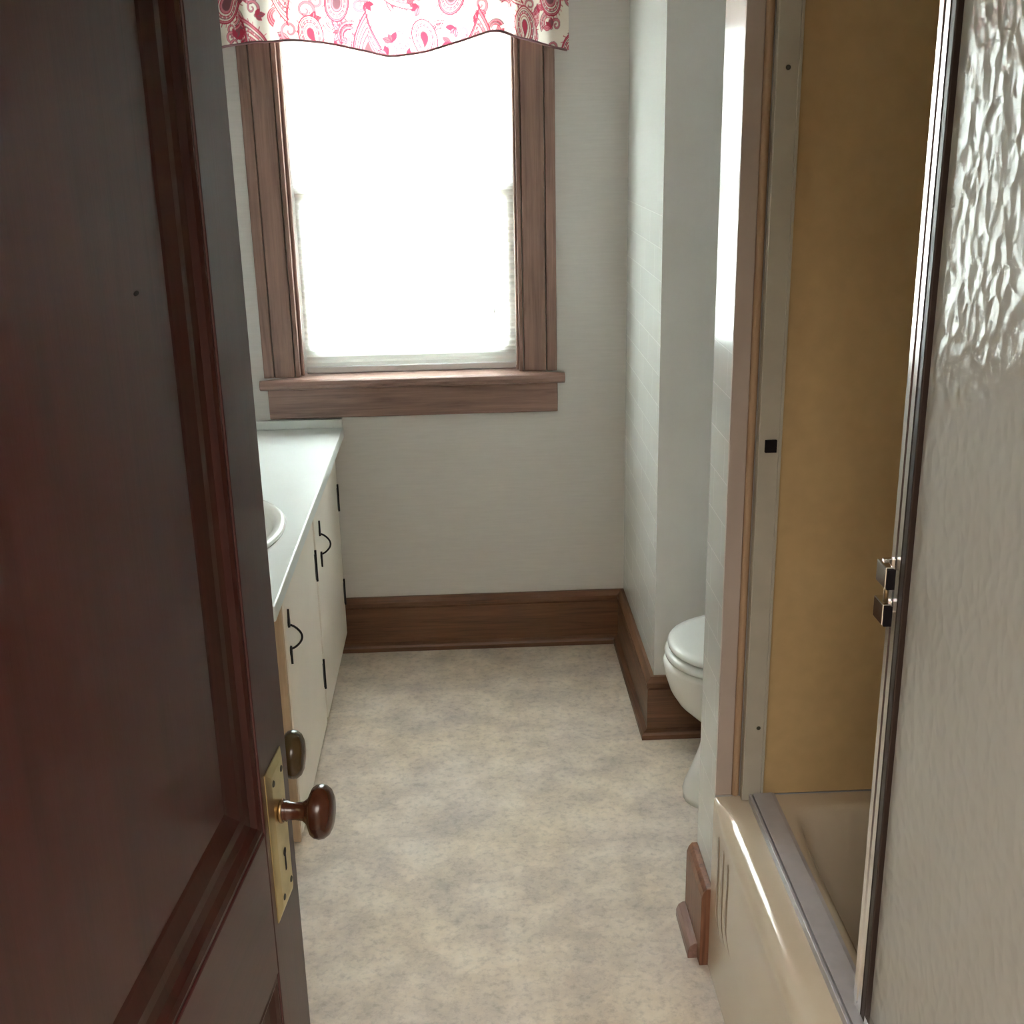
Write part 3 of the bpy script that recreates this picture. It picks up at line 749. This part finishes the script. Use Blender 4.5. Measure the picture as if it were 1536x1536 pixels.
g = partbox('gasket', (PX - 0.011, PX + 0.008, DY1 - 0.046, DY1 - 0.0312, DZ0, DZ1), M['gasket'], r, bevel=0.002); g['label'] = 'dark brown rubber gasket along the glass'
partbox('edge_stile', (PX - 0.011, PX + 0.009, DY0 - 0.02, DY0 + 0.006, DZ0, DZ1), M['bright_aluminium'], r)
partbox('top_rail', (PX - 0.011, PX + 0.009, DY0 + 0.0061, DY1 - 0.0461, DZ1 - 0.022, DZ1), M['bright_aluminium'], r)
partbox('bottom_rail', (PX - 0.011, PX + 0.009, DY0 + 0.0061, DY1 - 0.0461, DZ0, DZ0 + 0.014), M['bright_aluminium'], r)
h = adopt(empty('pull_handle'), r); h['label'] = 'chrome pull handle with black square ends'
HXO = PX - 0.012; HY = DY1 - 0.014
for z in (1.1335, 1.0745):
    partbox('post', (HXO - 0.016, HXO - 0.0002, HY - 0.003, HY + 0.006, z - 0.009, z + 0.007), M['chrome'], h, bevel=0.001)
    zc = z - 0.010 if z > 1.1 else z - 0.002
    partbox('end_block', (HXO - 0.0215, HXO - 0.0105, HY - 0.026, HY + 0.008, zc - 0.0145, zc + 0.0145), M['chrome'], h, bevel=0.0012)
    pad = partbox('end_pad', (HXO - 0.0200, HXO - 0.0095, HY - 0.0302, HY - 0.0262, zc - 0.0148, zc + 0.0125), M['rubber'], h, bevel=0.0005); pad['label'] = 'black square pad on the pull handle'
bm = bmesh.new(); tube(bm, [(HXO - 0.0155, HY - 0.018, 1.088), (HXO - 0.0155, HY - 0.018, 1.108)], 0.0034, 8)
part('rod', bm, M['old_brass'], h, smooth=True)

# ------------------------------------------------------------------ bathroom door, standing open
TH = math.radians(6.2)
DR = Vector((math.sin(TH), math.cos(TH), 0)); NR = Vector((math.cos(TH), -math.sin(TH), 0))
EDGE = Vector((-0.1834 * 1.19, 1.19, 0))
door = tag(empty('door_1', EDGE - DR * 0.76), 'dark mahogany panelled bathroom door standing open on the left', 'door', 'structure')
door.rotation_euler = (0, 0, -TH)
# door space: y along the door from hinge (0) to free edge (0.76), x towards the room side (visible face x = 0), z up
def dpart(name, bm, m, parent=door, **kw):
    o = finish(name, bm, m, **kw); o.parent = parent; return o
def dbox(name, dims, m, parent=door, bevel=0.0, seg=2):
    bm = bmesh.new(); box(bm, *dims); return dpart(name, bm, m, parent, bevel=bevel, seg=seg)
W, T, DB, DT = 0.76, -0.036, 0.010, 2.035
ST = 0.103
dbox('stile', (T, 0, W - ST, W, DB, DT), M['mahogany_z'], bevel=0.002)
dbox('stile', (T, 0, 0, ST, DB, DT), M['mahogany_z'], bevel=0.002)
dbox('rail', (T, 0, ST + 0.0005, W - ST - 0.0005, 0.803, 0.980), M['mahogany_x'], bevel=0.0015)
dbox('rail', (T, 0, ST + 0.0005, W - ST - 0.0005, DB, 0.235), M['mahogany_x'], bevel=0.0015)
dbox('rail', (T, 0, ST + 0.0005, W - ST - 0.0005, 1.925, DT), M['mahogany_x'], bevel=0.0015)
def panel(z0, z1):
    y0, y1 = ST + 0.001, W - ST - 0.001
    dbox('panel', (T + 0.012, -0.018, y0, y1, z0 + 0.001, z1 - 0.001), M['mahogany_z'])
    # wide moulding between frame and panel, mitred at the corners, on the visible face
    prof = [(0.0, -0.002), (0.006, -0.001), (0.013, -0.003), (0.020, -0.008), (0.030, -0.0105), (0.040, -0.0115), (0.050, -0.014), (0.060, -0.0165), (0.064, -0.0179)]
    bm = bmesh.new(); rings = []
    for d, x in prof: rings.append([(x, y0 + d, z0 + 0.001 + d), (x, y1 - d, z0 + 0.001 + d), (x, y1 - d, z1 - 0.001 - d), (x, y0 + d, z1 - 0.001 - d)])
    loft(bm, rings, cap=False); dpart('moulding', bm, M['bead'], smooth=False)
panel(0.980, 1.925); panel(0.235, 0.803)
# small chip in the upper panel
bm = bmesh.new(); lathe(bm, [(0, 0.0001), (0, 0.006), (0.0006, 0.0045), (0.0008, 0.0001)], (-0.0179, W - 0.235, 1.565), (1, 0, 0), 10)
for v in bm.verts: v.co.z = 1.565 + (v.co.z - 1.565) * 0.35
dpart('chip', bm, M['black'])
# brass plate
PY0, PY1, PZ0, PZ1 = W - 0.090, W - 0.027, 0.857, 1.041
def plate(x0, x1, parent):
    bm = bmesh.new(); s = 1 if x1 > x0 else -1; b = 0.013
    loft(bm, [[(x0, PY0, PZ0), (x0, PY1, PZ0), (x0, PY1, PZ1), (x0, PY0, PZ1)], [(x0 + s * 0.0012, PY0, PZ0), (x0 + s * 0.0012, PY1, PZ0), (x0 + s * 0.0012, PY1, PZ1), (x0 + s * 0.0012, PY0, PZ1)],
              [(x1, PY0 + b, PZ0 + b * 0.8), (x1, PY1 - 0.006, PZ0 + b * 0.8), (x1, PY1 - 0.006, PZ1 - b * 0.8), (x1, PY0 + b, PZ1 - b * 0.8)]])
    return dpart('escutcheon', bm, M['brass'], parent)
esc = plate(0.0003, 0.0042, door); esc['label'] = 'worn brass lock plate'
for y, z in ((PY0 + 0.018, PZ1 - 0.020), (PY1 - 0.013, PZ1 - 0.020), (PY0 + 0.020, PZ0 + 0.020), (PY1 - 0.013, PZ0 + 0.022)):
    bm = bmesh.new(); lathe(bm, [(0, 0.0001), (0, 0.0040), (0.0010, 0.0030), (0.0012, 0.0001)], (0.0043, y, z), (1, 0, 0), 12); dpart('screw', bm, M['screw'], esc)
bm = bmesh.new(); KC = (PY0 + PY1) / 2 + 0.004
lathe(bm, [(0, 0.0001), (0, 0.0050), (0.0004, 0.0048), (0.0005, 0.0001)], (0.0043, KC, 0.925), (1, 0, 0), 14); box(bm, 0.0043, 0.0048, KC - 0.0022, KC + 0.0022, 0.902, 0.925)
dpart('keyhole', bm, M['black'], esc)
KPROF = [(0, 0.0105), (0.004, 0.0125), (0.006, 0.0105), (0.008, 0.0115), (0.010, 0.0100), (0.018, 0.0095), (0.026, 0.0105), (0.031, 0.0145), (0.034, 0.021), (0.0365, 0.0262), (0.040, 0.0288), (0.045, 0.0298), (0.050, 0.0288), (0.055, 0.0250), (0.058, 0.0190), (0.0597, 0.010), (0.060, 0.0005)]
KY = W - 0.058
bm = bmesh.new(); lathe(bm, KPROF, (0.0043, KY, 0.979), (1, 0, 0), 36); k = dpart('knob', bm, M['knob'], smooth=True); k['label'] = 'brown marbled door knob'
bm = bmesh.new(); lathe(bm, [(0.0, 0.0002), (0.0, 0.0118), (0.0022, 0.0136), (0.0045, 0.0130)], (0.0043, KY, 0.979), (1, 0, 0), 24)
dpart('collar', bm, M['old_brass'], k, smooth=True)
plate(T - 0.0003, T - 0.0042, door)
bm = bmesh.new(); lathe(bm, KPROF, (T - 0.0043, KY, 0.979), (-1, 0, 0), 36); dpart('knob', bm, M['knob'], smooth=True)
bm = bmesh.new(); box(bm, T + 0.006, -0.004, W + 0.0002, W + 0.003, 0.905, 1.105); box(bm, T + 0.011, -0.009, W + 0.003, W + 0.008, 0.945, 0.972)
lp = dpart('lock_faceplate', bm, M['old_brass']); lp['label'] = 'dark brass lock plate on the door edge'
for z in (0.25, 1.02, 1.80):
    bm = bmesh.new(); tube(bm, [(0.004, -0.006, z - 0.045), (0.004, -0.006, z + 0.045)], 0.006, 10); dpart('hinge', bm, M['old_brass'], smooth=True)

# door lining at the doorway
r = root('trim_2', (0.05, YF - 0.06, 0), 'dark mahogany lining of the bathroom doorway', 'door frame', 'structure')
partbox('side_jamb', (-0.3598, -0.345, YF - 0.14, YF + 0.018, 0, 2.06), M['mahogany_z'], r)
partbox('side_jamb', (0.448, 0.4618, YF - 0.14, YF + 0.002, 0, 2.06), M['mahogany_z'], r)
partbox('head_jamb', (-0.345, 0.448, YF - 0.14, YF + 0.002, 2.0445, 2.0598), M['mahogany_x'], r)

# ------------------------------------------------------------------ narrow linen cupboard behind the open door
LX, LY0, LY1 = -0.2755, 1.222, 1.490
r = root('linen_cupboard', (-0.6, 1.35, 0), 'narrow linen cupboard behind the open door, only its brown knob in view', 'cupboard')
partbox('body', (XL + 0.001, LX - 0.019, LY0, LY1, 0, 2.1), M['cream_paint'], r)
d = partbox('door', (LX - 0.0188, LX, LY0 + 0.006, LY1 - 0.006, 0.10, 2.04), M['cream_paint'], r, bevel=0.003)
bm = bmesh.new(); lathe(bm, KPROF, (LX + 0.0042, 1.276, 0.966), (1, 0, 0), 36); lathe(bm, [(0, 0.0001), (0, 0.024), (0.004, 0.022), (0.0045, 0.0001)], (LX + 0.0002, 1.276, 0.966), (1, 0, 0), 24)
k = part('knob', bm, M['knob_dark'], d, smooth=True); k['label'] = 'olive brown knob of the cupboard behind the door'

# ------------------------------------------------------------------ light
w = bpy.data.worlds.new('overcast'); SC.world = w; w.use_nodes = True
wn = w.node_tree; bg = wn.nodes['Background']
tcw = wn.nodes.new('ShaderNodeTexCoord'); sw = wn.nodes.new('ShaderNodeSeparateXYZ'); rw = wn.nodes.new('ShaderNodeValToRGB')
wn.links.new(tcw.outputs['Generated'], sw.inputs[0]); wn.links.new(sw.outputs['Z'], rw.inputs[0]); wn.links.new(rw.outputs[0], bg.inputs['Color'])
rw.color_ramp.elements[0].position = 0.0; rw.color_ramp.elements[0].color = (0.13, 0.135, 0.11, 1)     # ground
rw.color_ramp.elements[1].position = 0.03; rw.color_ramp.elements[1].color = (0.86, 0.955, 1.0, 1)     # overcast sky
bg.inputs['Strength'].default_value = 36.0

def area(name, loc, rot, size, energy, col):
    l = bpy.data.lights.new(name, 'AREA'); l.shape = 'DISK'; l.size = size; l.energy = energy; l.color = col
    o = bpy.data.objects.new(name, l); COL.objects.link(o); o.location = loc; o.rotation_euler = rot
    return o
area('hall_ceiling_light', (0.10, -0.55, ZC - 0.03), (0, 0, 0), 1.5, 21, (1.0, 0.92, 0.82))

# ------------------------------------------------------------------ camera
pitch, yaw, roll, fpx = math.radians(18.3547), math.radians(2.0308), math.radians(-1.187), 1771.8
cp, sp, cy_, sy_ = math.cos(pitch), math.sin(pitch), math.cos(yaw), math.sin(yaw)
fwd = Vector((sy_ * cp, cy_ * cp, -sp)); right = Vector((cy_, -sy_, 0)); up = right.cross(fwd)
cr, sr = math.cos(roll), math.sin(roll)
r2 = right * cr + up * sr; u2 = up * cr - right * sr
cam = bpy.data.cameras.new('camera'); co = bpy.data.objects.new('camera', cam); COL.objects.link(co)
mw = Matrix((r2, u2, -fwd)).transposed().to_4x4(); mw.translation = Vector((0, 0, 1.69)); co.matrix_world = mw
cam.sensor_fit = 'HORIZONTAL'; cam.sensor_width = 36; cam.lens = fpx / 1536 * 36; cam.clip_start = 0.02
SC.camera = co

SC.view_settings.view_transform = 'Standard'; SC.view_settings.look = 'None'
SC.view_settings.gamma = 1.0; SC.view_settings.use_curve_mapping = False
SC.view_settings.exposure = 1.95
SC.cycles.max_bounces = 12; SC.cycles.diffuse_bounces = 8; SC.cycles.glossy_bounces = 5; SC.cycles.transmission_bounces = 8; SC.cycles.transparent_max_bounces = 12
SC.cycles.sample_clamp_indirect = 12.0
SC.cycles.caustics_reflective = False; SC.cycles.caustics_refractive = False
